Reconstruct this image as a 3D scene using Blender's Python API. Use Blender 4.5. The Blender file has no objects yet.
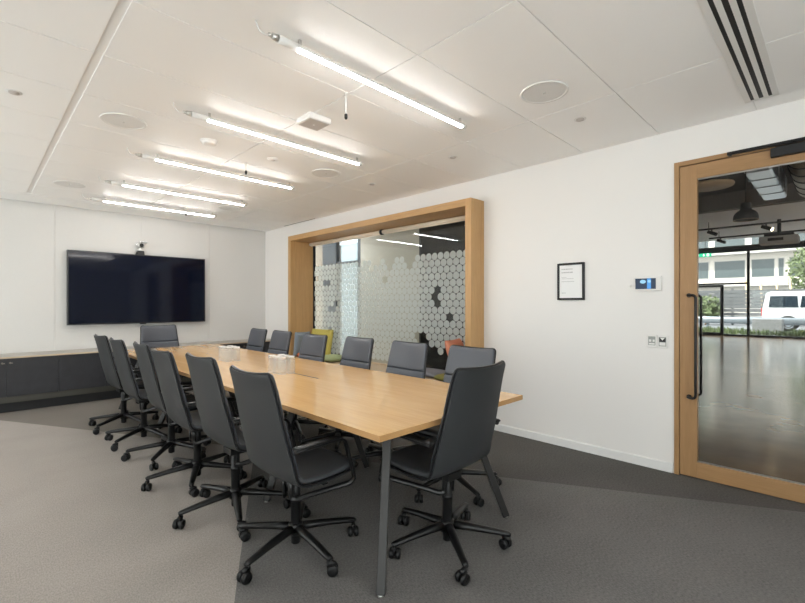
import bpy, bmesh, math, random
from mathutils import Vector, Matrix
random.seed(7)
SC = bpy.context.scene
COL = SC.collection
PI = math.pi

# ------------------------------------------------------------------ measured layout (metres)
CAM_H, YAW, FPX, HORIZON = 1.30, 0.7811, 433.32, 304.0
XR, YB, ZC = 3.8275, 7.4448, 2.6306          # right wall, back wall, ceiling
XL, YF = -2.6, -2.2                          # walls behind / left of the camera
TT = 0.73                                    # table top

# ------------------------------------------------------------------ mesh helper
class MB:
    def __init__(s):
        s.v, s.f, s.m, s.s = [], [], [], []
    def face(s, pts, mat=0, smooth=False):
        n = len(s.v); s.v += [tuple(p) for p in pts]
        s.f.append(tuple(range(n, n + len(pts)))); s.m.append(mat); s.s.append(smooth)
    def idx(s, verts, faces, mat=0, smooth=False):
        n = len(s.v); s.v += [tuple(p) for p in verts]
        for f in faces:
            s.f.append(tuple(i + n for i in f)); s.m.append(mat); s.s.append(smooth)
        return s
    def box(s, a, b, mat=0, mtx=None):
        (x0, y0, z0), (x1, y1, z1) = a, b
        if x0 > x1: x0, x1 = x1, x0
        if y0 > y1: y0, y1 = y1, y0
        if z0 > z1: z0, z1 = z1, z0
        vs = [Vector(p) for p in ((x0,y0,z0),(x1,y0,z0),(x1,y1,z0),(x0,y1,z0),(x0,y0,z1),(x1,y0,z1),(x1,y1,z1),(x0,y1,z1))]
        if mtx: vs = [mtx @ p for p in vs]
        return s.idx(vs, [(0,3,2,1),(4,5,6,7),(0,1,5,4),(1,2,6,5),(2,3,7,6),(3,0,4,7)], mat)
    def tube(s, path, r, n=10, mat=0, flat=None, smooth=True, up=None, caps=True):
        """sweep a circle (or ellipse with flat=(a,b)) along a path; r may be a list"""
        P = [Vector(p) for p in path]; k = len(P)
        R = r if isinstance(r, (list, tuple)) else [r] * k
        vs, fs = [], []
        T = []
        for i in range(k):
            a = P[max(i - 1, 0)]; b = P[min(i + 1, k - 1)]
            T.append((b - a).normalized())
        ref = Vector(up) if up else (Vector((0,0,1)) if abs(T[0].z) < .9 else Vector((1,0,0)))
        N = (ref - T[0] * ref.dot(T[0])).normalized()
        for i in range(k):
            N = (N - T[i] * N.dot(T[i])).normalized()
            B = T[i].cross(N)
            for j in range(n):
                a = 2 * PI * j / n
                fa, fb = flat if flat else (1, 1)
                vs.append(P[i] + (N * math.cos(a) * fa + B * math.sin(a) * fb) * R[i])
        for i in range(k - 1):
            for j in range(n):
                j2 = (j + 1) % n
                fs.append((i*n + j, i*n + j2, (i+1)*n + j2, (i+1)*n + j))
        base = len(s.f)
        s.idx(vs, fs, mat, smooth)
        if caps:
            s.idx(vs[:n], [tuple(reversed(range(n)))], mat, False)
            s.idx(vs[-n:], [tuple(range(n))], mat, False)
        return s
    def cyl(s, p0, p1, r0, r1=None, n=20, mat=0, smooth=True, caps=True):
        return s.tube([p0, p1], [r0, r0 if r1 is None else r1], n, mat, smooth=smooth, caps=caps)
    def lathe(s, prof, c=(0,0,0), n=28, mat=0, smooth=True, axis='z'):
        vs, fs = [], []
        for (r, z) in prof:
            for j in range(n):
                a = 2 * PI * j / n
                p = (r * math.cos(a), r * math.sin(a), z)
                if axis == 'x': p = (z, r * math.cos(a), r * math.sin(a))
                if axis == 'y': p = (r * math.sin(a), z, r * math.cos(a))
                vs.append((p[0] + c[0], p[1] + c[1], p[2] + c[2]))
        for i in range(len(prof) - 1):
            for j in range(n):
                j2 = (j + 1) % n
                fs.append((i*n + j, i*n + j2, (i+1)*n + j2, (i+1)*n + j))
        return s.idx(vs, fs, mat, smooth)

def finish(name, me, mats, parent=None, bevel=0, seg=2, subsurf=0, loc=None, weld=False):
    for m in (mats if isinstance(mats, (list, tuple)) else [mats]): me.materials.append(m)
    o = bpy.data.objects.new(name, me); COL.objects.link(o)
    if parent: o.parent = parent
    if loc: o.location = loc
    if bevel:
        b = o.modifiers.new('bevel', 'BEVEL'); b.width = bevel; b.segments = seg; b.limit_method = 'ANGLE'; b.angle_limit = .6
        b.harden_normals = False
    if subsurf:
        b = o.modifiers.new('sub', 'SUBSURF'); b.levels = subsurf; b.render_levels = subsurf
    return o
def obj(name, mb, mats, parent=None, bevel=0, seg=2, subsurf=0, loc=None, weld=True):
    me = bpy.data.meshes.new(name)
    me.from_pydata([tuple(p) for p in mb.v], [], mb.f)
    for i, p in enumerate(me.polygons):
        p.material_index = mb.m[i]; p.use_smooth = mb.s[i]
    bm = bmesh.new(); bm.from_mesh(me)
    if weld: bmesh.ops.remove_doubles(bm, verts=bm.verts, dist=1e-5)
    bmesh.ops.recalc_face_normals(bm, faces=bm.faces)
    bm.to_mesh(me); bm.free()
    return finish(name, me, mats, parent, bevel, seg, subsurf, loc)
def tag(o, label=None, cat=None, group=None, kind=None):
    if label: o['label'] = label
    if cat: o['category'] = cat
    if group: o['group'] = group
    if kind: o['kind'] = kind
    return o
def thing(name, label, cat, loc=(0,0,0), rz=0, group=None):
    o = bpy.data.objects.new(name, None); COL.objects.link(o); o.empty_display_size = .1
    o.location = loc; o.rotation_euler = (0, 0, rz)
    return tag(o, label, cat, group)
def structure(name, mb, mats, parent=None, **k):
    o = obj(name, mb, mats, parent, **k)
    if parent is None: o['kind'] = 'structure'
    return o
def copy_tree(o, parent=None):
    c = o.copy(); COL.objects.link(c)
    if parent: c.parent = parent
    for ch in list(o.children): copy_tree(ch, c)
    return c

# ------------------------------------------------------------------ materials
def lin(r, g, b):
    f = lambda c: (c/255/12.92) if c/255 <= .04045 else ((c/255 + .055)/1.055)**2.4
    return (f(r), f(g), f(b), 1)
def new_mat(name):
    m = bpy.data.materials.new(name); m.use_nodes = True
    nt = m.node_tree; return m, nt, nt.nodes['Principled BSDF']
def N(nt, t, **k):
    n = nt.nodes.new(t)
    for a, b in k.items():
        if a in n.inputs: n.inputs[a].default_value = b
        else: setattr(n, a, b)
    return n
def plain(name, c, rough=.5, metal=0, bump=0, scale=60, spec=.5, vary=0, coat=0):
    m, nt, b = new_mat(name)
    b.inputs['Base Color'].default_value = c; b.inputs['Roughness'].default_value = rough
    b.inputs['Metallic'].default_value = metal; b.inputs['Specular IOR Level'].default_value = spec
    b.inputs['Coat Weight'].default_value = coat; b.inputs['Coat Roughness'].default_value = .16
    tc = N(nt, 'ShaderNodeTexCoord'); no = N(nt, 'ShaderNodeTexNoise', Scale=scale, Detail=4.0)
    nt.links.new(tc.outputs['Object'], no.inputs['Vector'])
    if vary:
        r = N(nt, 'ShaderNodeValToRGB')
        r.color_ramp.elements[0].position = .3; r.color_ramp.elements[1].position = .7
        r.color_ramp.elements[0].color = tuple(x*(1-vary) for x in c[:3]) + (1,)
        r.color_ramp.elements[1].color = tuple(min(1, x*(1+vary)) for x in c[:3]) + (1,)
        nt.links.new(no.outputs['Fac'], r.inputs['Fac']); nt.links.new(r.outputs['Color'], b.inputs['Base Color'])
    if bump:
        bp = N(nt, 'ShaderNodeBump', Strength=bump, Distance=.002)
        nt.links.new(no.outputs['Fac'], bp.inputs['Height']); nt.links.new(bp.outputs['Normal'], b.inputs['Normal'])
    return m
def wood(name, c0, c1, grain, rough=.35, fine=1.0, coat=0.0):
    """grain: noise scale per axis, small along the fibre"""
    m, nt, b = new_mat(name)
    tc = N(nt, 'ShaderNodeTexCoord'); mp = N(nt, 'ShaderNodeMapping'); mp.inputs['Scale'].default_value = grain
    nt.links.new(tc.outputs['Object'], mp.inputs['Vector'])
    n1 = N(nt, 'ShaderNodeTexNoise', Scale=1.0, Detail=6.0, Roughness=.6, Distortion=.6)
    nt.links.new(mp.outputs['Vector'], n1.inputs['Vector'])
    mp2 = N(nt, 'ShaderNodeMapping'); mp2.inputs['Scale'].default_value = tuple(g*6*fine for g in grain)
    nt.links.new(tc.outputs['Object'], mp2.inputs['Vector'])
    n2 = N(nt, 'ShaderNodeTexNoise', Scale=1.0, Detail=3.0)
    nt.links.new(mp2.outputs['Vector'], n2.inputs['Vector'])
    mx = N(nt, 'ShaderNodeMix', data_type='FLOAT'); mx.inputs[0].default_value = .35
    nt.links.new(n1.outputs['Fac'], mx.inputs[2]); nt.links.new(n2.outputs['Fac'], mx.inputs[3])
    r = N(nt, 'ShaderNodeValToRGB'); r.color_ramp.elements[0].position = .32; r.color_ramp.elements[1].position = .68
    r.color_ramp.elements[0].color = c0; r.color_ramp.elements[1].color = c1
    nt.links.new(mx.outputs[0], r.inputs['Fac']); nt.links.new(r.outputs['Color'], b.inputs['Base Color'])
    b.inputs['Roughness'].default_value = rough; b.inputs['Coat Weight'].default_value = coat; b.inputs['Coat Roughness'].default_value = .11
    return m
def carpet(name, c, contrast=.35):
    m, nt, b = new_mat(name)
    tc = N(nt, 'ShaderNodeTexCoord')
    n1 = N(nt, 'ShaderNodeTexNoise', Scale=330.0, Detail=2.0, Roughness=.7)
    n2 = N(nt, 'ShaderNodeTexNoise', Scale=2.2, Detail=3.0)
    mp = N(nt, 'ShaderNodeMapping'); mp.inputs['Scale'].default_value = (160, 70, 1)
    nt.links.new(tc.outputs['Object'], mp.inputs['Vector'])
    n3 = N(nt, 'ShaderNodeTexNoise', Scale=1.0, Detail=2.0)
    nt.links.new(mp.outputs['Vector'], n3.inputs['Vector'])
    for n in (n1, n2): nt.links.new(tc.outputs['Object'], n.inputs['Vector'])
    a1 = N(nt, 'ShaderNodeMath', operation='ADD'); nt.links.new(n1.outputs['Fac'], a1.inputs[0]); nt.links.new(n3.outputs['Fac'], a1.inputs[1])
    a2 = N(nt, 'ShaderNodeMath', operation='MULTIPLY_ADD'); nt.links.new(n2.outputs['Fac'], a2.inputs[0]); a2.inputs[1].default_value = .3
    nt.links.new(a1.outputs[0], a2.inputs[2])
    r = N(nt, 'ShaderNodeMapRange'); r.inputs['From Min'].default_value = .78; r.inputs['From Max'].default_value = 1.52
    nt.links.new(a2.outputs[0], r.inputs['Value'])
    cr = N(nt, 'ShaderNodeValToRGB')
    cr.color_ramp.elements[0].color = tuple(x*(1-contrast) for x in c[:3]) + (1,)
    cr.color_ramp.elements[1].color = tuple(x*(1+contrast) for x in c[:3]) + (1,)
    nt.links.new(r.outputs['Result'], cr.inputs['Fac']); nt.links.new(cr.outputs['Color'], b.inputs['Base Color'])
    b.inputs['Roughness'].default_value = 1; b.inputs['Specular IOR Level'].default_value = .1
    bp = N(nt, 'ShaderNodeBump', Strength=.5, Distance=.004)
    nt.links.new(a1.outputs[0], bp.inputs['Height']); nt.links.new(bp.outputs['Normal'], b.inputs['Normal'])
    return m
def emit(name, c, s):
    m = bpy.data.materials.new(name); m.use_nodes = True; nt = m.node_tree
    nt.nodes.clear(); o = N(nt, 'ShaderNodeOutputMaterial'); e = N(nt, 'ShaderNodeEmission', Strength=s); e.inputs['Color'].default_value = c
    nt.links.new(e.outputs[0], o.inputs['Surface']); return m
def pane(name, tint, base=.04, extra=None, extra_w=0.0, rough=0.0):
    """thin glass: transparent + mirror reflection growing towards grazing; optional milky share"""
    m = bpy.data.materials.new(name); m.use_nodes = True; nt = m.node_tree; nt.nodes.clear()
    o = N(nt, 'ShaderNodeOutputMaterial')
    tr = N(nt, 'ShaderNodeBsdfTransparent'); tr.inputs['Color'].default_value = tint
    gl = N(nt, 'ShaderNodeBsdfGlossy', Roughness=rough)
    lw = N(nt, 'ShaderNodeLayerWeight', Blend=.5)
    pw = N(nt, 'ShaderNodeMath', operation='POWER'); pw.inputs[1].default_value = 5
    nt.links.new(lw.outputs['Facing'], pw.inputs[0])
    ma = N(nt, 'ShaderNodeMath', operation='MULTIPLY_ADD'); ma.inputs[1].default_value = 1 - base; ma.inputs[2].default_value = base
    nt.links.new(pw.outputs[0], ma.inputs[0])
    mx = N(nt, 'ShaderNodeMixShader'); nt.links.new(ma.outputs[0], mx.inputs[0])
    a = tr.outputs[0]
    if extra:
        d = N(nt, 'ShaderNodeBsdfDiffuse'); d.inputs['Color'].default_value = extra
        t = N(nt, 'ShaderNodeBsdfTranslucent'); t.inputs['Color'].default_value = extra
        m1 = N(nt, 'ShaderNodeMixShader'); m1.inputs[0].default_value = .5
        nt.links.new(d.outputs[0], m1.inputs[1]); nt.links.new(t.outputs[0], m1.inputs[2])
        m2 = N(nt, 'ShaderNodeMixShader'); m2.inputs[0].default_value = extra_w
        nt.links.new(a, m2.inputs[1]); nt.links.new(m1.outputs[0], m2.inputs[2]); a = m2.outputs[0]
    nt.links.new(a, mx.inputs[1]); nt.links.new(gl.outputs[0], mx.inputs[2]); nt.links.new(mx.outputs[0], o.inputs['Surface'])
    return m

M = {}
M['wall'] = plain('white_wall_paint', (.80,.785,.765,1), .75, bump=.05, scale=140, spec=.25)
M['wall_panel'] = plain('wall_panel_fabric', (.66,.65,.63,1), .8, bump=.25, scale=260, spec=.2, vary=.03)
M['ceiling'] = plain('ceiling_tile', (.93,.922,.91,1), .5, bump=.04, scale=160, spec=.35)
M['grid'] = plain('ceiling_grid', (.80,.785,.765,1), .6)
M['gap'] = plain('shadow_gap', (.16,.155,.15,1), .8)
M['trim'] = plain('white_trim', (.8,.8,.79,1), .4)
M['carpet_beige'] = carpet('carpet_beige', (.355,.322,.296,1), .28)
M['carpet_taupe'] = carpet('carpet_taupe', (.20,.18,.16,1), .28)
M['carpet_mid'] = carpet('carpet_mid_grey', (.165,.158,.153,1), .42)
M['carpet_dark'] = carpet('carpet_dark_grey', (.11,.105,.10,1), .42)
M['maple'] = wood('maple_tabletop', (.64,.37,.145,1), (.79,.505,.225,1), (9, .7, 9), .26, coat=.5)
M['maple_edge'] = wood('maple_edge', (.40,.22,.085,1), (.50,.29,.12,1), (6, 1.2, 60), .4)
M['oak_v'] = wood('oak_vertical_grain', (.44,.255,.10,1), (.56,.34,.15,1), (26, 26, 1.6), .4)
M['oak_h'] = wood('oak_horizontal_grain', (.44,.255,.10,1), (.56,.34,.15,1), (26, 1.6, 26), .4)
M['oak_dv'] = wood('oak_door_vertical', (.32,.18,.078,1), (.41,.24,.11,1), (26, 26, 1.6), .42)
M['oak_dh'] = wood('oak_door_horizontal', (.32,.18,.078,1), (.41,.24,.11,1), (26, 1.6, 26), .42)
M['bench'] = wood('bench_veneer', (.55,.42,.27,1), (.64,.50,.34,1), (20, 1.5, 20), .4)
M['leather'] = plain('charcoal_leather', (.052,.055,.060,1), .42, bump=.12, scale=420, spec=.5)
M['leather_back'] = plain('charcoal_shell_leather', (.030,.032,.034,1), .5, bump=.12, scale=420, spec=.35)
M['leather_pad'] = plain('slate_leather_pad', (.072,.079,.096,1), .36, bump=.1, scale=420, spec=.5)
M['piping'] = plain('black_piping', (.006,.006,.007,1), .35, spec=.4)
M['black_metal'] = plain('black_painted_metal', (.007,.007,.0075,1), .30, spec=.38)
M['black_plastic'] = plain('black_plastic', (.007,.007,.0075,1), .42, spec=.35)
M['leg_metal'] = plain('graphite_leg_metal', (.024,.023,.022,1), .42, spec=.35)
M['steel'] = plain('brushed_steel', (.62,.61,.59,1), .3, 1)
M['bronze'] = plain('dark_bronze', (.20,.18,.15,1), .4, .8)
M['chrome'] = plain('chrome', (.75,.75,.76,1), .15, 1)
M['screen'] = plain('tv_screen_glass', (.002,.004,.013,1), .07, spec=.3)
M['bezel'] = plain('tv_bezel', (.012,.012,.014,1), .3)
M['cabinet'] = plain('charcoal_laminate', (.019,.019,.023,1), .5, vary=.22, scale=9)
M['plinth'] = plain('grey_plinth', (.065,.062,.052,1), .45, .4)
M['ledge'] = wood('pale_oak_ledge', (.50,.39,.27,1), (.58,.46,.33,1), (1.6, 26, 26), .45)
M['ledge_top'] = plain('stone_ledge_top', (.40,.375,.34,1), .4, vary=.05, scale=8)
M['white_plastic'] = plain('white_plastic', (.78,.77,.75,1), .4)
M['warm_plastic'] = plain('warm_grey_plastic', (.55,.50,.465,1), .5)
M['grille'] = plain('speaker_grille', (.76,.75,.735,1), .6, bump=.6, scale=900)
M['dark'] = plain('matte_black', (.012,.012,.013,1), .6)
M['glow'] = emit('led_tube_diffuser', (1, .98, .955, 1), 24.0)
M['glass'] = pane('window_glass', (.93,.95,.94,1))
M['door_glass'] = pane('door_glass', (.96,.96,.95,1), .016)
M['ext_glass'] = pane('glazing', (.9,.93,.93,1))
M['film'] = pane('frosted_film', (.9,.95,.93,1), .03, (.90,.945,.92,1), .77, .3)
M['tumbler'] = pane('tumbler_glass', (.96,.97,.97,1), .10, (.95,.95,.94,1), .24)
M['thick_glass'] = pane('thick_glass_base', (.97,.98,.98,1), .10, (.97,.97,.97,1), .7)
M['blind'] = plain('cream_blind_fabric', (.80,.70,.57,1), .8, bump=.2, scale=300)
M['yellow'] = plain('olive_yellow_fabric', (.50,.42,.10,1), .9, bump=.4, scale=240)
M['green'] = plain('sage_green_fabric', (.36,.42,.22,1), .9, bump=.4, scale=240)
M['bluegrey'] = plain('blue_grey_fabric', (.25,.29,.33,1), .9, bump=.4, scale=240)
M['rust'] = plain('rust_fabric', (.42,.11,.05,1), .9, bump=.4, scale=240)
M['coral'] = plain('coral_fabric', (.72,.28,.17,1), .9, bump=.4, scale=240)
M['olive'] = plain('olive_fabric', (.22,.20,.05,1), .9, bump=.4, scale=240)
M['greyfab'] = plain('grey_fabric', (.19,.19,.21,1), .9, bump=.4, scale=240)
M['paper'] = plain('white_paper', (.84,.84,.84,1), .7)
M['ink'] = plain('grey_ink', (.42,.42,.42,1), .8)
M['panel_screen'] = emit('lit_touch_screen', (.055,.075,.11,1), .42)
M['panel_blue'] = emit('lit_touch_blue', (.12,.36,.75,1), .42)
M['panel_pale'] = emit('lit_touch_pale', (.35,.65,.85,1), .42)
M['socket_grey'] = plain('socket_grey', (.30,.32,.30,1), .5)
M['concrete'] = plain('polished_concrete', (.30,.19,.11,1), .16, vary=.3, scale=1.6, coat=.2, bump=.10)
M['concrete'].node_tree.nodes['Principled BSDF'].inputs['Specular Tint'].default_value = (1,.88,.72,1)
M['lobby_dark'] = plain('dark_lobby_paint', (.035,.034,.033,1), .7)
M['lobby_brown'] = plain('taupe_bulkhead', (.10,.085,.07,1), .7)
M['lobby_white'] = plain('lobby_soffit_white', (.80,.81,.83,1), .7)
M['cream'] = plain('cream_corridor_paint', (.56,.52,.45,1), .8)
M['corridor_fill_glow'] = emit('corridor_fill_strip', (.9,.96,1,1), 8.5)
M['sky_screen'] = plain('sky_screen_paint', (.17,.215,.25,1), .9, vary=.12, scale=1.2)
M['taupe'] = plain('taupe_corridor_paint', (.20,.17,.135,1), .8)
M['pillar'] = plain('blue_grey_pillar', (.015,.023,.03,1), .6)
M['frame_dark'] = plain('dark_aluminium', (.018,.022,.028,1), .4, .3)
M['foil'] = plain('duct_foil', (.62,.68,.75,1), .28, .9, bump=1.0, scale=7)
M['duct_brown'] = plain('bare_duct_steel', (.28,.24,.19,1), .4, .7, bump=.5, scale=9)
M['tan'] = plain('tan_lamp_disc', (.42,.31,.19,1), .6)
M['spot_glow'] = emit('spot_lamp_face', (1, .8, .5, 1), 9.0)
M['exit_green'] = emit('exit_sign_green', (.02,.35,.18,1), .9)
M['exit_white'] = emit('exit_sign_white', (.9,.95,.9,1), .9)
M['asphalt'] = plain('asphalt', (.15,.16,.175,1), .9, vary=.15, scale=5)
M['grass'] = plain('grass_green', (.075,.105,.04,1), .9, vary=.4, scale=3)
M['bldg'] = plain('white_render', (.62,.585,.53,1), .85)
M['bldg_glass'] = plain('building_window_glass', (.07,.09,.095,1), .15)
M['bldg_slab'] = plain('pale_concrete', (.42,.41,.39,1), .85)
M['fence'] = plain('grey_fence_boards', (.10,.105,.11,1), .8, vary=.12, scale=4)
M['van'] = plain('white_van_paint', (.50,.52,.54,1), .25, coat=.6)
M['van_glass'] = plain('van_tinted_glass', (.015,.025,.035,1), .1)
M['tyre'] = plain('tyre_rubber', (.02,.02,.02,1), .8)
M['red'] = plain('tail_lamp_red', (.4,.02,.02,1), .3)
M['galv'] = plain('galvanised_rail', (.20,.23,.26,1), .45, .5)
M['block'] = plain('concrete_block', (.17,.175,.18,1), .9, vary=.15, scale=6)
M['bark'] = plain('bark', (.11,.08,.055,1), .9)
M['leaf'] = plain('tree_leaf', (.085,.115,.05,1), .8, vary=.4, scale=3)
M['timber'] = plain('raw_timber', (.60,.45,.26,1), .8)

# ------------------------------------------------------------------ camera
cam = bpy.data.cameras.new('camera'); camo = bpy.data.objects.new('camera', cam); COL.objects.link(camo)
cam.sensor_width = 36; cam.lens = FPX * 36 / 805; cam.clip_start = .02; cam.clip_end = 400
cam.shift_y = (HORIZON - 301.5) / 805
camo.location = (0, 0, CAM_H); camo.rotation_euler = (PI/2, 0, -YAW)
SC.camera = camo

# ------------------------------------------------------------------ floor (carpet laid in 60-degree sectors)
VX, VY = 1.80, 3.705
def ray(deg, d): return (VX + d*math.cos(math.radians(deg)), VY + d*math.sin(math.radians(deg)), 0)
b = MB()
yb = YB + .05; xe = XR + .06
up = ray(118.6, (yb-VY)/math.sin(math.radians(118.6)))
dn = ray(241.8, (VY-YF)/abs(math.sin(math.radians(241.8))))
rt = (xe, VY - (xe-VX)*math.tan(math.radians(62)), 0)
b.face([(VX,VY,0), up, (XL,yb,0), (XL,YF,0), dn], 0)
b.face([(VX,VY,0), dn, (xe,YF,0), rt], 2)
b.face([(VX,VY,0), rt, (xe,VY+2.0,0)], 3)
b.face([(VX,VY,0), (xe,VY+2.0,0), (xe,yb,0), up], 1)
structure('floor', b, [M['carpet_beige'], M['carpet_taupe'], M['carpet_mid'], M['carpet_dark']])

# ------------------------------------------------------------------ ceiling: tiles with thin seams, one wide runner
b = MB()
xs = [XL, -1.925, -.725, .475, 1.685, 2.875, XR]
ys = [YF] + [0.40 + .593*k for k in range(-4, 11)] + [6.86]
TH = .02
for i in range(len(xs)-1):
    for j in range(len(ys)-1):
        gx0 = .022 if abs(xs[i]-.475) < .01 else .004
        gx1 = .022 if abs(xs[i+1]-.475) < .01 else .004
        g = .0035
        x0, x1, y0, y1 = xs[i]+gx0, xs[i+1]-gx1, ys[j]+g, ys[j+1]-g
        if y1 - y0 < .05: continue
        b.box((x0, y0, ZC), (x1, y1, ZC+TH), 0)
b.box((XL, YF, ZC+.006), (XR, 6.86, ZC+.012), 1)                                    # grid seen in the seams
b.box((XL, 6.875, ZC), (XR, 6.955, ZC+TH), 0)
b.box((XL, 6.975, ZC), (XR, YB-.02, ZC+TH), 0)                                       # perimeter margin before the back wall
b.box((XL, 6.85, ZC+.03), (XR, YB+.05, ZC+.04), 2)
b.box((XL-.1, YF-.1, ZC+.05), (XR+.1, YB+.1, ZC+.15), 0)
structure('ceiling', b, [M['ceiling'], M['grid'], M['gap']])

# ------------------------------------------------------------------ walls
WY0, WY1, WZ0, WZ1 = 2.70, 6.19, .36, 2.335        # opening for the window box
DY0, DY1, DZ1 = -.34, .893, 2.379                  # opening for the door
b = MB()
T = XR + .20
for (y0, y1, z0, z1) in ((WY1, YB+.2, 0, 2.75), (DY1, WY0, 0, 2.75), (WY0, WY1, 0, WZ0), (WY0, WY1, WZ1, 2.75), (YF-.1, DY0, 0, 2.75), (DY0, DY1, DZ1, 2.75)):
    b.box((XR, y0, z0), (T, y1, z1))
structure('wall_right', b, M['wall'])
b = MB()
b.box((XL-.1, YB+.006, 0), (XR, YB+.2, 2.75), 1)
seams = [XL-.1, -1.26, -.24, .784, 1.807, 2.812, XR]
for i in range(len(seams)-1):
    b.box((seams[i]+.002, YB, 0), (seams[i+1]-.002, YB+.03, ZC-.004), 0)
structure('wall_back', b, [M['wall_panel'], M['grid']])
# windows added in the two unseen walls to bring in fill daylight
LW_FILL = [(-2.1, .2), (3.2, 5.2), (5.35, 7.3)]
RW_FILL = [(-2.45, -.5), (-.35, 1.6)]
WB, WT = .06, 2.58
b = MB()
b.box((XL-.1, YF-.1, 0), (XL, YB+.2, WB)); b.box((XL-.1, YF-.1, WT), (XL, YB+.2, 2.75))
e = [YF-.1] + [v for w_ in LW_FILL for v in w_] + [YB+.2]
for i in range(0, len(e), 2): b.box((XL-.1, e[i], WB), (XL, e[i+1], WT))
structure('wall_left', b, M['wall'])
b = MB()
b.box((XL, YF-.1, 0), (T, YF, WB)); b.box((XL, YF-.1, WT), (T, YF, 2.75))
e = [XL] + [v for w_ in RW_FILL for v in w_] + [T]
for i in range(0, len(e), 2): b.box((e[i], YF-.1, WB), (e[i+1], YF, WT))
structure('wall_front', b, M['wall'])
k = 4
for (a0, a1), side in [(w_, 'l') for w_ in LW_FILL] + [(w_, 'f') for w_ in RW_FILL]:
    fr = MB(); gl = MB()
    def seg(u0, u1, z0, z1, d, m):
        if side == 'l': m.box((XL-.05-d, u0, z0), (XL-.05+d, u1, z1))
        else: m.box((u0, YF-.05-d, z0), (u1, YF-.05+d, z1))
    for (u0,u1,z0,z1) in ((a0,a0+.04,WB,WT),(a1-.04,a1,WB,WT),(a0+.04,a1-.04,WB,WB+.04),(a0+.04,a1-.04,WT-.04,WT)): seg(u0,u1,z0,z1,.03,fr)
    seg(a0+.04,a1-.04,WB+.04,WT-.04,.004,gl)
    f = structure('window_%d' % k, fr, M['trim']); obj('glass_pane', gl, M['ext_glass'], f); k += 1  # frame and pane of each added fill window
b = MB()
for y0, y1 in ((DY1+.012, 6.92),):
    b.box((XR-.012, y0, 0), (XR, y1, .068))
    b.box((XR-.009, y0, .068), (XR, y1, .074))
b.box((XR-.012, YF, 0), (XR, DY0-.01, .068))
structure('baseboard_right', b, M['trim'], bevel=.002)

# ------------------------------------------------------------------ window box, bench, film, glass
XF, XG = 3.60, 4.04
win = thing('window_1', 'deep oak framed internal window with hexagon film on its glass', None, (0,0,0)); win['kind'] = 'structure'
b = MB()
FY0, FY1, FZ1 = 2.64, 6.247, 2.385
b.box((XF, FY0, 0.36), (XG+.03, FY0+.076, FZ1), 0)
b.box((XF, FY1-.076, 0.36), (XG+.03, FY1, FZ1), 0)
obj('frame_jamb', b, M['oak_v'], win, bevel=.002)
b = MB(); b.box((XF, FY0+.076, FZ1-.075), (XG+.03, FY1-.076, FZ1)); obj('frame_head', b, M['oak_h'], win, bevel=.002)
b = MB(); b.box((XF, FY0+.076, .36), (XG+.03, FY1-.076, .455)); obj('bench_seat', b, M['bench'], win, bevel=.002)
b = MB()
GY0, GY1, GZ0, GZ1 = FY0+.076, FY1-.076, .455, FZ1-.075
for (y0,y1,z0,z1) in ((GY0,GY1,GZ1-.02,GZ1),(GY0,GY0+.018,GZ0,GZ1),(GY1-.018,GY1,GZ0,GZ1)):
    b.box((XG-.02, y0, z0), (XG+.02, y1, z1))
obj('glazing_bead', b, M['frame_dark'], win)
b = MB(); b.box((XG-.02,GY0+.018,GZ0),(XG+.02,GY1-.018,GZ0+.02)); obj('sill_bead', b, M['bench'], win)
b = MB(); b.box((XG, GY0+.005, GZ0+.005), (XG+.008, GY1-.005, GZ1-.005)); obj('glass_pane', b, M['glass'], win)
# hexagon film
b = MB()
A, RH = .0955, .0827
holes = [(6.112,1.731),(5.825,1.638),(5.715,1.635),(5.555,1.30),(5.608,1.229),(5.715,1.22),(3.442,1.459),(3.507,1.374),(3.442,1.288),(3.27,1.133),(5.72,.93),(5.66,.75),(5.72,.82),(4.43,1.655)]
hexes = []
row = 0; z = 1.885
while z > .50:
    off = A/2 if row % 2 else 0
    y = GY0 + .03 + off
    while y < GY1 - .02:
        hexes.append((row, y, z)); y += A
    row += 1; z -= RH
drop = set()
for hy, hz in holes:
    k = min(range(len(hexes)), key=lambda i: (hexes[i][1]-hy)**2 + (hexes[i][2]-hz)**2); drop.add(k)
for k, (row, y, z) in enumerate(hexes):
    if k in drop: continue
    if row == 0 and 3.72 < y < 5.0 and int(y/.095) % 4 in (0, 1): continue
    if row == 1 and 3.9 < y < 4.9 and int(y/.095) % 4 == 1: continue
    if 3.62 < y < 3.80 and z < .92: continue
    if 3.50 < y <= 3.62 and z < .78: continue
    if 3.41 < y <= 3.50 and z < .66: continue
    if y <= 3.41 and z < .80: continue
    s = RH/1.5*.90
    pts = []
    for q in range(6):
        for dq in (-13, 13):
            a = math.radians(60*q + 30 + dq)
            rr = s * .955
            pts.append((XG-.004, y + rr*math.cos(a), z + rr*math.sin(a)))
    b.face(pts, 0)
obj('hexagon_film', b, M['film'], win)
# roller blinds under the head
rb = None
for k, (y0, y1, lab) in enumerate(((4.40, 6.14, 'rolled up cream blind over the left half of window'), (2.73, 4.36, 'rolled up cream blind over the right half of window'))):
    t = thing('roller_blind', lab, 'blind', (3.95, (y0+y1)/2, 2.277), 0, 'roller blinds in the window box')
    h = (y1-y0)/2
    b = MB(); b.cyl((0,-h,0), (0,h,0), .026, n=24); obj('blind_roll', b, M['blind'], t)
    b = MB(); b.cyl((.004,-h+.02,-.0285), (.004,h-.02,-.0285), .006, n=10); obj('bottom_rail', b, M['blind'], t)
    b = MB(); e = -h if k == 0 else h; s = 1 if k == 0 else -1
    b.box((-.006, e - s*.021, -.004), (.012, e - s*.002, .033))
    b.lathe([(.002,-.008),(.037,-.008),(.037,.008),(.002,.008)], (0, e - s*.009, 0), axis='y'); obj('bracket', b, M['dark'], t)

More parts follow.
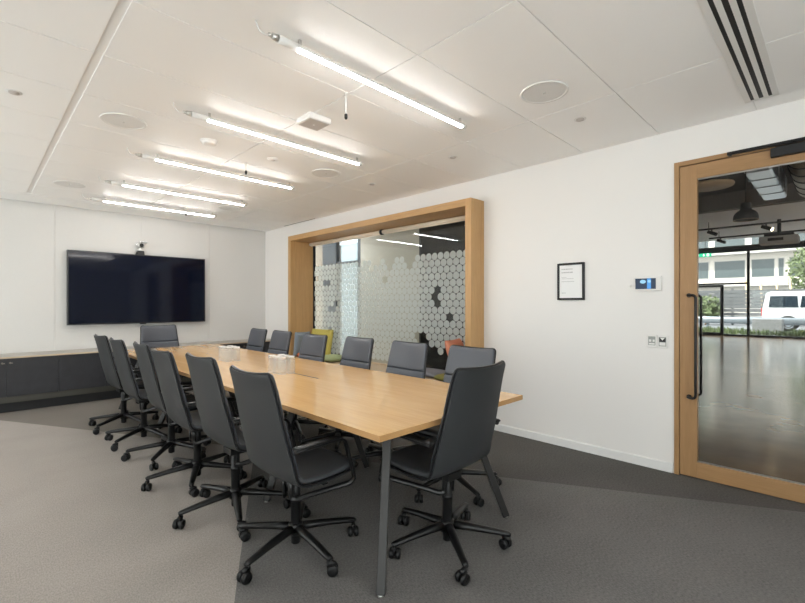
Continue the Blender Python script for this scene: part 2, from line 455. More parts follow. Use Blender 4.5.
# ------------------------------------------------------------------ door
door = thing('door_1', 'oak framed glass door with black pull handle', None, (0,0,0)); door['kind'] = 'structure'
b = MB()
b.box((XR-.012, DY1-.034, 0), (T+.005, DY1, DZ1), 0); b.box((XR-.012, DY0, 0), (T+.005, DY0+.034, DZ1), 0)
obj('door_jamb', b, M['oak_dv'], door, bevel=.0015)
b = MB(); b.box((XR-.012, DY0+.034, DZ1-.034), (T+.005, DY1-.034, DZ1)); obj('door_head', b, M['oak_dh'], door, bevel=.0015)
LX0, LX1 = XR-.008, XR+.040
LY0, LY1 = DY0+.038, DY1-.038
b = MB(); b.box((LX0, LY1-.110, .008), (LX1, LY1, 2.338)); b.box((LX0, LY0, .008), (LX1, LY0+.110, 2.338)); obj('door_stile', b, M['oak_dv'], door, bevel=.0015)
b = MB(); b.box((LX0, LY0+.110, .008), (LX1, LY1-.110, .122)); b.box((LX0, LY0+.110, 2.234), (LX1, LY1-.110, 2.338)); obj('door_rail', b, M['oak_dh'], door, bevel=.0015)
b = MB(); b.box((XR+.014, LY0+.108, .120), (XR+.024, LY1-.108, 2.236)); obj('door_glass', b, M['door_glass'], door)
b = MB()
for (y0,y1,z0,z1) in ((LY0+.11,LY1-.11,.122,.128),(LY0+.11,LY1-.11,2.228,2.234)):
    b.box((XR+.006, y0, z0), (XR+.03, y1, z1))
obj('glazing_strip', b, M['steel'], door)
def pull(sx, xw):
    x = xw + sx*.065
    ya, yb2 = .795, .742
    p = [(xw, ya, 1.365), (xw+sx*.04, ya, 1.365)]
    for k in range(7):
        a = k/6*PI/2
        p.append((x - sx*.025*(1-math.sin(a)), ya + (yb2-ya)*math.sin(a)*.6, 1.365))
    for k in range(1, 7):
        a = k/6*PI/2
        p.append((x, ya + (yb2-ya)*(.6+.4*math.sin(a)), 1.365 - .025*(1-math.cos(a))))
    q = [(u, v, .605 + (1.365 - w)) for (u, v, w) in reversed(p)]
    m = MB(); m.tube(p + q, .0095, 12)
    m.cyl((xw, ya, 1.365), (xw+sx*.006, ya, 1.365), .016); m.cyl((xw, ya, .605), (xw+sx*.006, ya, .605), .016)
    return m
obj('pull_handle', pull(-1, LX0), M['black_metal'], door)
obj('pull_handle', pull(1, LX1), M['black_metal'], door)
b = MB(); b.box((XR-.036, -.30, 2.352), (XR-.012, .562, 2.374)); b.box((XR-.030, .535, 2.344), (XR-.016, .555, 2.354)); obj('closer_track', b, M['black_metal'], door, bevel=.002)
b = MB(); b.box((LX0-.045, -.18, 2.279), (LX0, .325, 2.338)); obj('closer_body', b, M['dark'], door, bevel=.003)
b = MB(); b.cyl((XR-.028, .02, 2.336), (XR-.028, .02, 2.356), .01); b.box((XR-.034,.02,2.338),(XR-.02,.30,2.346)); obj('closer_arm', b, M['black_metal'], door)

# ------------------------------------------------------------------ light fittings
def led_batten(label):
    t = thing('led_batten', label, 'ceiling light', (0,0,0), 0, 'linear lights across the ceiling')
    L = 1.51; r = .0185
    lens, back = MB(), MB(); n = 28; z0 = -.045
    for j in range(n):
        a0, a1 = 2*PI*j/n, 2*PI*(j+1)/n; am = (a0+a1)/2
        q = [(x, r*math.cos(a), z0 + r*math.sin(a)) for x, a in ((.125,a0),(L-.045,a0),(L-.045,a1),(.125,a1))]
        (back if math.sin(am) > -.40 else lens).idx(q, [(0,1,2,3)], 0, True)  # opaque upper shell added to hold lamplight off the ceiling
    obj('diffuser', lens, M['glow'], t); obj('upper_shield', back, M['white_plastic'], t)
    b = MB(); b.cyl((.02,0,-.045), (.125,0,-.045), r*1.06, n=20); obj('driver_housing', b, M['white_plastic'], t)
    b = MB(); b.cyl((L-.045,0,-.045), (L,0,-.045), r*1.06, r*.9, n=20); obj('end_cap', b, M['white_plastic'], t)
    b = MB(); b.cyl((-.012,0,-.045), (.02,0,-.045), .014, .018, n=14); b.cyl((-.03,0,-.045), (-.012,0,-.045), .008, .012, n=12); obj('cable_gland', b, M['steel'], t)
    b = MB(); b.tube([(-.03,0,-.045),(-.045,.001,-.056),(-.075,.004,-.045),(-.085,.008,-.02),(-.088,.012,.0)], .0035, 8); obj('power_cable', b, M['white_plastic'], t)
    for x in (.14, L-.06):
        b = MB(); b.box((x-.008,-.006,-.038), (x+.008,.006,0)); b.box((x-.012,.010,-.062), (x+.012,.020,-.03)); b.box((x-.012,-.012,-.036), (x+.012,.020,-.030)); obj('mounting_clip', b, M['steel'], t, bevel=.002)
    return t
LB = [(1.03, 1.915, 'nearest the camera'), (1.03, 3.09, 'second from the camera'), (1.02, 4.255, 'middle one of the five'), (1.015, 5.42, 'second from the screen wall'), (1.025, 6.43, 'closest to the screen wall')]
proto = None
for x, y, w in LB:
    if proto is None: proto = o = led_batten('')
    else: o = copy_tree(proto)
    o.location = (x, y, ZC); o['label'] = 'lit white linear ceiling light, ' + w

def ceil_speaker(label):
    t = thing('ceiling_speaker', label, 'speaker', group='round speakers in the ceiling')
    b = MB(); b.lathe([(.128,0),(.140,0),(.146,-.004),(.142,-.008),(.130,-.008),(.128,-.004)]); obj('rim', b, M['white_plastic'], t)
    b = MB(); b.lathe([(.001,-.006),(.06,-.0065),(.131,-.005)], n=36); obj('grille', b, M['grille'], t)
    b = MB(); b.lathe([(.001,-.012),(.006,-.012),(.008,-.006)], n=12); obj('badge', b, M['steel'], t)
    return t
proto = None
for x, y, lab in ((2.546,1.306,'round white ceiling speaker large at upper right, between the light and door wall'),
                  (.78,3.663,'round ceiling speaker left of the lights, nearer to camera'),
                  (.765,6.008,'round ceiling speaker at far left above the screen wall'),
                  (2.547,3.673,'round ceiling speaker right of the second light, near the window'),
                  (2.531,5.948,'round ceiling speaker at the far right ends of the lights')):
    if proto is None: proto = o = ceil_speaker(lab)
    else: o = copy_tree(proto); o['label'] = lab
    o.location = (x, y, ZC)
# small ceiling devices
t = thing('smoke_detector', 'white domed smoke detector between the second and third lights', 'detector', (1.369,3.624,ZC))
b = MB(); b.lathe([(.001,-.034),(.035,-.033),(.052,-.028),(.056,-.020)], n=28); obj('dome', b, M['white_plastic'], t)
b = MB(); b.lathe([(.056,-.020),(.058,-.010),(.066,-.008),(.068,0)], n=28); obj('mounting_base', b, M['white_plastic'], t)
t = thing('motion_sensor', 'flat round ceiling sensor with dark centre near the hanging microphone', 'sensor', (1.956,3.66,ZC))
b = MB(); b.lathe([(.022,-.012),(.046,-.010),(.052,.003)], n=28); obj('ring', b, M['white_plastic'], t)
b = MB(); b.lathe([(.001,-.018),(.014,-.016),(.022,-.010)], n=20); obj('lens', b, M['warm_plastic'], t)
proto = None
for x, y, lab in ((3.101,1.314,'small fire sprinkler beside the large speaker near the door wall'),
                  (.183,3.648,'small fire sprinkler at the far left of the ceiling'),
                  (3.086,2.464,'small fire sprinkler above the right end of window'),
                  (3.143,3.65,'small fire sprinkler above the middle of window')):
    if proto is None:
        o = proto = thing('sprinkler', lab, 'sprinkler', group='sprinklers in the ceiling')
        b = MB(); b.lathe([(.030,-.003),(.040,-.004),(.042,.003)], n=24); obj('escutcheon', b, M['white_plastic'], o)
        b = MB(); b.lathe([(.001,-.009),(.026,-.009),(.028,-.002)], n=20); obj('cover_plate', b, M['warm_plastic'], o)
    else: o = copy_tree(proto); o['label'] = lab
    o.location = (x, y, ZC)
t = thing('ceiling_access_point', 'square white box with beige underside on the ceiling by nearest light', 'wireless unit', (1.74,2.66,ZC))
b = MB(); b.box((-.09,-.09,-.040), (.09,.09,0)); obj('housing', b, M['white_plastic'], t, bevel=.006)
b = MB(); b.box((-.078,-.078,-.044), (.078,.078,-.038)); obj('cover', b, M['warm_plastic'], t, bevel=.002)
b = MB(); b.lathe([(.001,-.047),(.007,-.046),(.008,-.043)], n=12); obj('indicator', b, M['white_plastic'], t)
proto = None
for x, y, d, lab in ((1.675,2.197,.13,'black hanging microphone on white cord, nearest the camera'),
                     (1.83,3.944,.075,'black hanging microphone on short cord by the third light'),
                     (2.076,6.312,.085,'black hanging microphone below the light closest to screen')):
    o = thing('hanging_microphone', lab, 'microphone', (x,y,ZC), group='microphones hanging from the ceiling')
    b = MB(); b.cyl((0,0,-d), (0,0,0), .003, n=8); b.lathe([(.003,-.006),(.012,-.004),(.014,0)], n=14); obj('cord', b, M['white_plastic'], o)
    b = MB(); b.lathe([(.001,-d-.034),(.007,-d-.032),(.0105,-d-.022),(.0105,-d-.004),(.005,-d+.002),(.001,-d+.003)], n=16); obj('capsule', b, M['black_plastic'], o)
# slot diffuser
t = thing('slot_diffuser', 'linear air diffuser with three black slots in the ceiling', 'air vent', (2.9,.354,ZC))
b = MB()
for y in (-.070, -.0235, .0235, .070):
    w = .012 if abs(y) < .05 else .016
    b.box((-1.2, y-w, -.004), (.72, y+w, .004))
b.box((.706,-.086,-.004), (.73,.086,.004))
obj('frame', b, M['white_plastic'], t)
for y in (-.0465, 0, .0465):
    b = MB(); b.box((-1.2, y-.0125, -.0022), (.706, y+.0125, -.0005)); obj('slot', b, M['dark'], t)
b = MB(); b.box((XR-.055,5.75,ZC-.001), (XR-.035,6.68,ZC+.002)); o = obj('slot_vent', b, M['gap']); tag(o, 'short thin dark air slot in ceiling along the window wall corner', 'air vent')

# ------------------------------------------------------------------ television + camera
t = thing('television', 'large black wall mounted television above the credenza', 'television', (1.809, 7.35, 1.524)); t.rotation_euler.x = math.radians(-.6)
hw, hh = .9035, .512
b = MB(); b.box((-hw+.012, -.001, -hh+.014), (hw-.012, .01, hh-.012)); obj('screen', b, M['screen'], t)
b = MB()
for a, c in (((-hw,-.006,-hh),(-hw+.013,.06,hh)), ((hw-.013,-.006,-hh),(hw,.06,hh)), ((-hw+.013,-.006,hh-.013),(hw-.013,.06,hh)), ((-hw+.013,-.006,-hh),(hw-.013,.06,-hh+.016))): b.box(a, c)
b.box((-hw+.01,.01,-hh+.01),(hw-.01,.06,hh-.01))
obj('bezel', b, M['bezel'], t)
b = MB(); b.box((-.04,-.008,-hh-.012),(.04,.02,-hh)); obj('sensor_bump', b, M['black_plastic'], t, bevel=.003)
b = MB(); b.box((-.4,.06,-.25),(.4,.091,.25)); obj('wall_bracket', b, M['black_metal'], t)
t = thing('conference_camera', 'small silver and black video camera on top of the television', 'camera', (1.78, 7.372, 2.0365)); t.scale = (1.15, 1, 1.18)
b = MB(); b.idx([Vector(p) for p in ((-.055,-.035,0),(.045,-.035,0),(.045,.035,0),(-.055,.035,0),(-.032,-.022,.05),(.04,-.022,.05),(.04,.025,.05),(-.032,.025,.05))], [(0,3,2,1),(4,5,6,7),(0,1,5,4),(1,2,6,5),(2,3,7,6),(3,0,4,7)]); obj('base', b, M['black_plastic'], t, bevel=.004)
b = MB(); b.box((-.05,-.04,.05),(.07,.02,.064)); b.cyl((0,0,.064),(0,0,.085),.018); obj('bracket', b, M['steel'], t, bevel=.002)
b = MB(); b.lathe([(.001,-.046),(.022,-.044),(.036,-.03),(.042,0),(.036,.03),(.020,.042),(.001,.044)], (.005,0,.122), n=24, axis='y'); obj('head', b, M['steel'], t)
b = MB(); b.cyl((.005,-.052,.118),(.005,-.04,.118),.024); obj('lens', b, M['black_plastic'], t)
b = MB(); b.box((-.055,-.02,.11),(-.038,.02,.15)); b.box((.04,-.025,.15),(.075,.015,.172)); b.box((-.01,-.02,.16),(.06,.02,.176)); obj('arm', b, M['chrome'], t, bevel=.003)

# ------------------------------------------------------------------ credenza along the back wall
b = MB(); b.box((XL+.003, 6.925, .655), (XR-.014, YB-.002, .672), 0); b.box((XL+.003, 6.912, .655), (XR-.014, 6.925, .673), 1)
o = obj('credenza_top', b, [M['ledge_top'], M['ledge']], bevel=.0012); tag(o, 'long pale ledge with oak edge running over the low cabinets', 'worktop')
unit = None
edges = [-2.17, -1.19, -.21, .77, 1.75, 2.73, 3.71]
names = ['', 'leftmost of the row', 'at the left edge of view, its two locks showing', 'partly hidden behind the far left chairs', 'behind the head chair under the screen', 'at the right end next to the window wall']
for i in range(1, 6):
    x0, x1 = edges[i], edges[i+1]; w = x1-x0
    t = thing('low_cabinet', 'charcoal low cabinet under the ledge, ' + names[i], 'cabinet', ((x0+x1)/2, 6.93, 0), 0, 'low cabinets under the screen')
    b = MB(); b.box((-w/2+.002, .02, .20), (w/2-.002, .50, .654)); obj('carcass', b, M['cabinet'], t)
    for s in (-1, 1):
        b = MB(); xa, xb = (-w/2+.002, -.002) if s < 0 else (.002, w/2-.002)
        b.box((xa, 0, .20), (xb, .02, .652)); d = obj('door', b, M['cabinet'], t, bevel=.0015)
        b = MB(); b.cyl((s*.035,-.012,.600),(s*.035,0,.600),.011,n=16); b.cyl((s*.035,-.016,.600),(s*.035,-.012,.600),.008,n=16); b.box((s*.035-.003,-.022,.592),(s*.035+.022,-.014,.604)); obj('lock', b, M['bronze'], d)
    b = MB(); b.box((-w/2, .015, .125), (w/2, .50, .198)); obj('rail', b, M['plinth'], t)
    b = MB(); b.box((-w/2, .11, 0), (w/2, .50, .125)); obj('plinth', b, M['dark'], t)

# ------------------------------------------------------------------ things on the right wall
t = thing('framed_notice', 'black framed white printed notice on the wall right of window', 'picture frame', (XR, 1.702, 1.5025))
h, w, fr = .166, .124, .018
b = MB()
for (y0,y1,z0,z1) in ((-w,-w+fr,-h,h),(w-fr,w,-h,h),(-w+fr,w-fr,h-fr,h),(-w+fr,w-fr,-h,-h+fr)): b.box((-.018,y0,z0),(0,y1,z1))
obj('frame', b, M['black_plastic'], t, bevel=.0015)
b = MB(); b.box((-.008,-w+fr,-h+fr),(-.001,w-fr,h-fr)); obj('printed_sheet', b, M['paper'], t)
b = MB()
def words(y0, y1, z, hh, dens):
    y = y1
    while y > y0:
        ww = random.uniform(.5, 1.1)*hh*dens
        b.box((-.0085, max(y0, y-ww), z), (-.0081, y, z+hh)); y -= ww + hh*.45
words(-.015, .085, .107, .010, .9); words(-.018, .085, .077, .011, 1.0); words(.04, .085, .037, .004, 1.0)
words(-.025, .085, .024, .004, 1.3); words(-.03, .085, -.002, .0045, 1.3); words(.045, .085, -.106, .006, 1.0)
obj('printed_lines', b, M['ink'], t)
t = thing('touch_panel', 'white wall touch panel with lit dark blue screen beside the door', 'control panel', (XR, 1.073, 1.462))
b = MB(); b.box((-.022,-.097,-.058),(.002,.097,.058)); obj('housing', b, M['white_plastic'], t, bevel=.005)
b = MB(); b.box((-.0235,-.058,-.042),(-.0215,.090,.042)); obj('screen', b, M['panel_screen'], t)
b = MB(); b.box((-.0245,-.024,-.042),(-.0236,.004,.042)); obj('screen_band', b, M['panel_blue'], t)
b = MB(); b.idx([(-.0247, .034+.022*math.cos(k*PI/8), .016+.015*math.sin(k*PI/8)) for k in range(16)], [tuple(range(16))]); b.idx([(-.0249, -.012+.012*math.cos(k*PI/8), .018+.011*math.sin(k*PI/8)) for k in range(16)], [tuple(range(16))]); obj('screen_icon', b, M['panel_pale'], t)
b = MB(); b.lathe([(.001,-.006),(.008,-.005),(.011,0)], (XR,1.205,1.445), n=16, axis='x'); o = obj('wall_button', b, M['white_plastic']); tag(o, 'tiny white round button on the wall left of touch panel', 'button')
for yc, zc, lab, k in ((1.0455, 1.0075, 'white wall plate with grey switch keys, left of the pair', 0), (.971, 1.006, 'white wall plate with black and white insert, nearest the door', 1)):
    t = thing('wall_plate', lab, 'wall switch', (XR, yc, zc), 0, 'wall plates beside the door')
    b = MB(); b.box((-.012,-.036,-.051),(0,.036,.051)); obj('plate', b, M['white_plastic'], t, bevel=.003)
    if k == 0:
        b = MB(); b.box((-.0135,-.025,-.033),(-.0115,.026,.036)); obj('key_field', b, M['socket_grey'], t)
        b = MB(); b.box((-.015,-.020,-.028),(-.0134,.020,-.016)); b.box((-.015,-.020,-.006),(-.0134,-.006,.012)); b.box((-.015,.004,-.006),(-.0134,.020,.012)); obj('key', b, M['white_plastic'], t)
    else:
        b = MB(); b.box((-.0135,-.025,-.036),(-.0115,.026,.036)); obj('insert', b, M['socket_grey'], t)
        b = MB(); b.box((-.0145,-.021,-.002),(-.0134,.022,.030)); obj('insert_shade', b, M['dark'], t)
        b = MB(); b.idx([(-.0150,-.016,.030),(-.0150,.017,.030),(-.0150,.0,.010)], [(0,1,2)]); b.box((-.0150,-.020,-.030),(-.0134,.021,-.006)); obj('insert_flap', b, M['white_plastic'], t)

# ------------------------------------------------------------------ meeting table
TX0, TX1, TY0, TY1 = 1.2464, 2.445, 1.3968, 6.25
t = thing('meeting_table', 'long maple topped meeting table on splayed graphite legs', 'table', ((TX0+TX1)/2, (TY0+TY1)/2, 0))
hx, hy = (TX1-TX0)/2, (TY1-TY0)/2
b = MB(); b.box((-hx,-hy,TT-.028), (hx,hy,TT-.0005), 1); b.box((-hx+.0005,-hy+.0005,TT-.0006), (hx-.0005,hy-.0005,TT), 0)
obj('tabletop', b, [M['maple'], M['maple_edge']], t)
b = MB(); b.box((-.30,-hy+.30,TT-.068),(-.26,hy-.30,TT-.029)); b.box((.26,-hy+.30,TT-.068),(.30,hy-.30,TT-.029))
obj('under_frame', b, M['leg_metal'], t)
cx, cy = (TX0+TX1)/2, (TY0+TY1)/2
def bar_leg(foot, top):
    m = MB(); f, p = Vector(foot), Vector(top)
    m.tube([f, p], [.029, .029], 4, 0, smooth=False, up=(1, 0, 0)); return m
for (ly, dy) in ((1.436, .17), (2.65, .03), (4.985, -.03), (6.21, -.17)):
    end = abs(dy) > .1
    for s in (-1, 1):
        ax = .20 if end else .26
        fx = 1.80 + s*(.5125 if end else .43)
        m = bar_leg((fx-cx, ly-cy, .008), (fx-cx - s*ax, ly-cy+dy, TT-.029))
        l = obj('leg', m, M['leg_metal'], t, bevel=.004)
        m = MB(); m.cyl((fx-cx, ly-cy, 0), (fx-cx, ly-cy, .010), .013, n=14); obj('glide', m, M['steel'], l)
for yc, w in ((2.99, 'x'), (4.58, 'x')):
    b = MB(); b.box((.024,yc-cy-.18,TT-.0002),(.038,yc-cy+.18,TT+.0006)); o = obj('cable_slot', b, M['dark'], t)

# ------------------------------------------------------------------ tumblers
def tumbler():
    o = obj('drinking_glass', MB().lathe([(.0335,0),(.0332,.02),(.0322,.07),(.0312,.124)], n=22), M['tumbler'])
    m = MB(); m.lathe([(.0312,.124),(.0308,.138),(.0290,.1425),(.001,.143)], n=22); m.lathe([(.0312,.124),(.001,.1235)], n=22)
    obj('thick_base', m, M['thick_glass'], o)
    m = MB(); m.lathe([(.0338,0),(.0338,.0025),(.0322,.0025),(.0322,0),(.0338,0)], n=22); obj('lip', m, M['thick_glass'], o)
    return o
proto = None
for (gx, gy, g) in ((1.825, 3.27, 'group nearer the camera'), (1.84, 4.34, 'group nearer the screen')):
    for i, sx in enumerate(('left', 'right')):
        for j, sy in enumerate(('front', 'middle', 'back')):
            lab = f'upturned clear drinking glass, {sy} {sx} of the {g}'
            if proto is None: o = proto = tumbler()
            else: o = copy_tree(proto)
            tag(o, lab, 'glass', 'drinking glasses, ' + g)
            o.location = (gx + (i-.5)*.082, gy + (j-1)*.080, TT+.0005)

# ------------------------------------------------------------------ swivel chair
PROF = [(-.294,.972), (-.268,.88), (-.238,.745), (-.200,.585), (-.172,.493), (-.147,.442), (-.106,.414), (-.05,.406), (.05,.404), (.15,.409), (.235,.419), (.262,.420)]
HWID = [.2045, .210, .219, .231, .237, .240, .241, .242, .242, .240, .234, .228]
def catmull(pts, n):
    out = []
    for i in range(len(pts)-1):
        p0 = pts[max(i-1,0)]; p1 = pts[i]; p2 = pts[i+1]; p3 = pts[min(i+2,len(pts)-1)]
        for k in range(n):
            t_ = k/n
            out.append(tuple(.5*((2*b_) + (-a_+c_)*t_ + (2*a_-5*b_+4*c_-d_)*t_**2 + (-a_+3*b_-3*c_+d_)*t_**3) for a_,b_,c_,d_ in zip(p0,p1,p2,p3)))
    out.append(tuple(pts[-1])); return out
CURVE = catmull([(y, z, w) for (y, z), w in zip(PROF, HWID)], 24)
LEN = [0]
for a, c in zip(CURVE, CURVE[1:]): LEN.append(LEN[-1] + math.hypot(c[0]-a[0], c[1]-a[1]))
TOT = LEN[-1]
def at_s(s):
    s = max(0, min(TOT, s))
    for i in range(len(LEN)-1):
        if LEN[i+1] >= s:
            k = (s-LEN[i])/max(1e-9, LEN[i+1]-LEN[i]); a, c = CURVE[i], CURVE[i+1]
            tg = Vector((c[0]-a[0], c[1]-a[1])).normalized()
            return a[0]+(c[0]-a[0])*k, a[1]+(c[1]-a[1])*k, a[2]+(c[2]-a[2])*k, tg
def s_of_z(z):
    for i in range(len(CURVE)-1):
        if CURVE[i+1][1] <= z: return LEN[i]
def surf(u, s, off, inset=0, rtop=.024, rfront=.03, s0=0, s1=None):
    s1 = TOT if s1 is None else s1
    y, z, w, tg = at_s(s)
    nrm = Vector((-tg.y, tg.x))            # inner side: +y on the back, +z on the seat
    back = max(0, min(1, (z-.42)/.1))
    wrap = (.012 + .018*back) * abs(u)**2.2
    w = w - inset
    d = s - s0
    if d < rtop: w -= rtop - math.sqrt(max(0, rtop**2 - (rtop-d)**2))
    d = s1 - s
    if d < rfront: w -= rfront - math.sqrt(max(0, rfront**2 - (rfront-d)**2))
    o = off + wrap
    return (u*w, y + nrm.x*o, z + nrm.y*o)
def rows(s0, s1, r0, r1, n, extra=()):
    R = [s0, s0+r0*.12, s0+r0*.35, s0+r0*.65, s0+r0]
    R += [s0+r0 + (s1-s0-r0-r1)*k/n for k in range(1, n)]
    R += [s1-r1, s1-r1*.65, s1-r1*.35, s1-r1*.12, s1]
    R += list(extra)
    return sorted(R)
US = [-1,-.95,-.8,-.55,-.28,0,.28,.55,.8,.95,1]
def pad(s0, s1, off0, off1, inset, rt, rf, n, dip=None, extra=(), crown=.008):
    m = MB(); R = rows(s0, s1, rt, rf, n, extra); nu = len(US); v0, v1 = [], []
    for s in R:
        for u in US:
            e = min(1, (s-s0)/.03, (s1-s)/.03); e = math.sqrt(max(0, e))
            eu = math.sqrt(max(0, 1-abs(u)**6))
            th = off1 - .010*(1-e*eu) + crown*e*eu*(1-u*u)
            if dip: th -= dip(s)
            v0.append(surf(u, s, off0, inset, rt, rf, s0, s1)); v1.append(surf(u, s, th, inset, rt, rf, s0, s1))
    k = len(R)*nu; fs = []
    for i in range(len(R)-1):
        for j in range(nu-1):
            a = i*nu+j; fs.append((a, a+1, a+nu+1, a+nu)); fs.append((k+a, k+a+nu, k+a+nu+1, k+a+1))
        fs.append((i*nu, i*nu+nu, k+i*nu+nu, k+i*nu)); a = i*nu+nu-1; fs.append((a, k+a, k+a+nu, a+nu))
    for j in range(nu-1):
        fs.append((j, k+j, k+j+1, j+1)); a = (len(R)-1)*nu+j; fs.append((a, a+1, k+a+1, k+a))
    m.idx(v0+v1, fs, 0, True); return m
def build_chair():
    t = thing('office_chair', '', 'chair', group='charcoal swivel chairs around the meeting table')
    obj('outer_shell', pad(0, TOT, 0, .012, 0, .024, .03, 26, crown=0), M['leather_back'], t, subsurf=1)
    sb = s_of_z(.467); sc_ = s_of_z(.745)
    dip = lambda s: .014*math.exp(-((s-sc_)/.006)**2)
    obj('backrest', pad(.004, sb, .013, .038, .003, .022, .012, 14, dip, [sc_+d for d in (-.016,-.008,-.003,0,.003,.008,.016)]), M['leather_pad'], t, subsurf=1)
    obj('seat', pad(sb+.012, TOT-.006, .013, .044, .010, .02, .03, 12), M['leather'], t, subsurf=1)
    path = []
    R = rows(0, TOT, .024, .03, 34)
    for s in reversed(R): path.append(surf(-1, s, .012))
    path += [surf(u, 0, .012) for u in (-.8,-.5,-.2,.2,.5,.8)]
    for s in R: path.append(surf(1, s, .012))
    m = MB(); m.tube(path, .0062, 8); obj('piping', m, M['piping'], t)
    for s in (-1, 1):
        X = s*.272
        p = [(X,-.165,.620),(X,-.10,.623),(X,.02,.626),(X,.085,.625)]
        p += [(X, .085+.05*math.sin(a), .575+.05*math.cos(a)) for a in (.4,.8,1.15)]
        p += [(X,.150,.53),(X,.178,.44),(X-s*.002,.187,.405)]
        p += [(X-s*(.01+.02*(1-math.cos(a))), .182-.035*(1-math.cos(a)), .395-.022*math.sin(a)) for a in (.5,1.0,1.5)]
        p += [(X-s*.10,.085,.343),(X-s*.17,.022,.312),(X-s*.215,-.018,.290),(X-s*.236,-.036,.288),(X-s*.240,-.040,.302),(X-s*.240,-.042,.34),(X-s*.240,-.045,.405)]
        m = MB(); m.tube(p, .0125, 10, flat=(.75,1.2), up=(0,0,1)); obj('arm_frame', m, M['black_metal'], t)
        m = MB(); m.tube([(X,-.172,.632),(X,-.16,.634),(X,-.05,.637),(X,.07,.638),(X,.092,.635)], [.017,.021,.022,.021,.017], 12, flat=(.42,1.1), up=(0,0,1)); obj('arm_pad', m, M['black_plastic'], t)
    m = MB(); m.box((-.055,-.055,.365),(.055,.11,.403)); m.cyl((.055,.05,.385),(.16,.05,.382),.006,n=8); m.box((.16,.035,.378),(.20,.065,.386)); obj('tilt_mechanism', m, M['black_plastic'], t, bevel=.008)
    m = MB(); m.lathe([(.001,.028),(.022,.028),(.025,.034),(.025,.13),(.0265,.14),(.0265,.255),(.0285,.256),(.0285,.276),(.025,.277),(.024,.37)], n=22); obj('gas_lift', m, M['black_plastic'], t)
    m = MB(); m.lathe([(.026,.078),(.040,.080),(.043,.095),(.040,.128),(.034,.138),(.026,.140)], n=24)
    for k in range(5):
        a = math.radians(72*k); c, s = math.cos(a), math.sin(a)
        pts = [(.028,.112),(.10,.108),(.20,.098),(.285,.088),(.322,.083),(.334,.080)]
        m.tube([(r*c, r*s, z) for r, z in pts], [.027,.025,.0215,.0185,.017,.012], 12, flat=(.80,1.0), up=(0,0,1))
    obj('star_base', m, M['black_metal'], t)
    first = None
    for k in range(5):
        if first is None:
            m = MB()
            for yy in (-.0165, .0165):
                m.lathe([(.006,-.011),(.020,-.012),(.0265,-.008),(.0275,0),(.0265,.008),(.020,.012),(.006,.011),(.001,.011)], (-.018, yy, .0275), n=20, axis='y')
            m.cyl((-.018,-.02,.0275), (-.018,.02,.0275), .008, n=12)
            m.box((-.030,-.005,.030),(.010,.005,.062)); m.tube([(-.030,0,.052),(-.01,0,.060),(.010,0,.056)], [.012,.014,.010], 10)
            m.cyl((0,0,.05),(0,0,.078),.0065, n=10)
            o = first = obj('caster', m, M['black_plastic'], t)
        else:
            o = first.copy(); COL.objects.link(o); o.parent = t
        a = math.radians(72*k); o.location = (.320*math.cos(a), .320*math.sin(a), 0)
        o.rotation_euler = (0, 0, a + (0.5, -.9, 1.3, 2.4, -.4)[k])
    return t
UPPER = ('outer_shell', 'backrest', 'seat', 'piping', 'arm_frame', 'arm_pad')
LOWER = ('star_base', 'caster')
def face(angle): return math.radians(angle) - PI/2
# x, y, facing (deg, world), first star arm (deg, world), slide of the seat, label
CH = [
 (1.224, 2.045, 1.5, 52, -.008, 'left side of the table, nearest the camera'),
 (1.18, 2.69, 1, 34, .03, 'left side of the table, second from the camera'),
 (1.185, 3.36, 0, 28, .005, 'left side of the table, third from the camera'),
 (1.21, 4.035, -1, 14, .02, 'left side of the table, fourth from the camera'),
 (1.165, 4.70, 1, 0, .025, 'left side of the table, fifth from the camera'),
 (1.15, 5.41, 3, 0, .04, 'left side of the table, furthest from the camera'),
 (2.405, 1.937, 180, 34, .0, 'window side of the table, nearest the camera'),
 (2.365, 2.550, 180, 4, .0, 'window side of the table, second from the camera'),
 (2.385, 3.245, 179, 15, .0, 'window side of the table, third from the camera'),
 (2.315, 3.885, 181, 33, .0, 'window side of the table, fourth from the camera'),
 (2.365, 4.670, 180, 5, .0, 'window side of the table, fifth from the camera'),
 (2.375, 5.275, 180, 50, .0, 'window side of the table, furthest from the camera'),
 (1.821, 1.493, 90, 18.5, .022, 'alone at the near end with its back to the camera'),
 (1.835, 6.42, 270, 30, .0, 'alone at the far end under the screen, facing the camera'),
]
proto = None
for (x, y, f, st, sl, lab) in CH:
    if proto is None: c = proto = build_chair()
    else: c = copy_tree(proto)
    c.location = (x, y, 0); c.rotation_euler = (0, 0, face(f))
    c['label'] = 'charcoal leather swivel chair, ' + lab
placed = [o for o in SC.objects if o.type == 'EMPTY' and o.name.startswith('office_chair')]
LIFT = {1: .010, 12: .012, 13: .02}
for i, (c, (x, y, f, st, sl, lab)) in enumerate(zip(placed, CH)):
    turn = math.radians(st) - face(f)
    k = 0
    for ch in c.children:
        n = ch.name.split('.')[0]
        if n in UPPER: ch.location.y = sl; ch.location.z = LIFT.get(i, -.006); ch.scale.x = {12: 1.03, 13: 1.075}.get(i, 1); ch.location.x = -.012 if i == 12 else 0
        if n == 'star_base': ch.rotation_euler = (0, 0, turn)
        if n == 'caster':
            a = turn + math.radians(72*k)
            ch.location = (.320*math.cos(a), .320*math.sin(a), 0)
            ch.rotation_euler = (0, 0, a + (0.5, -.9, 1.3, 2.4, -.4)[k] + st); k += 1

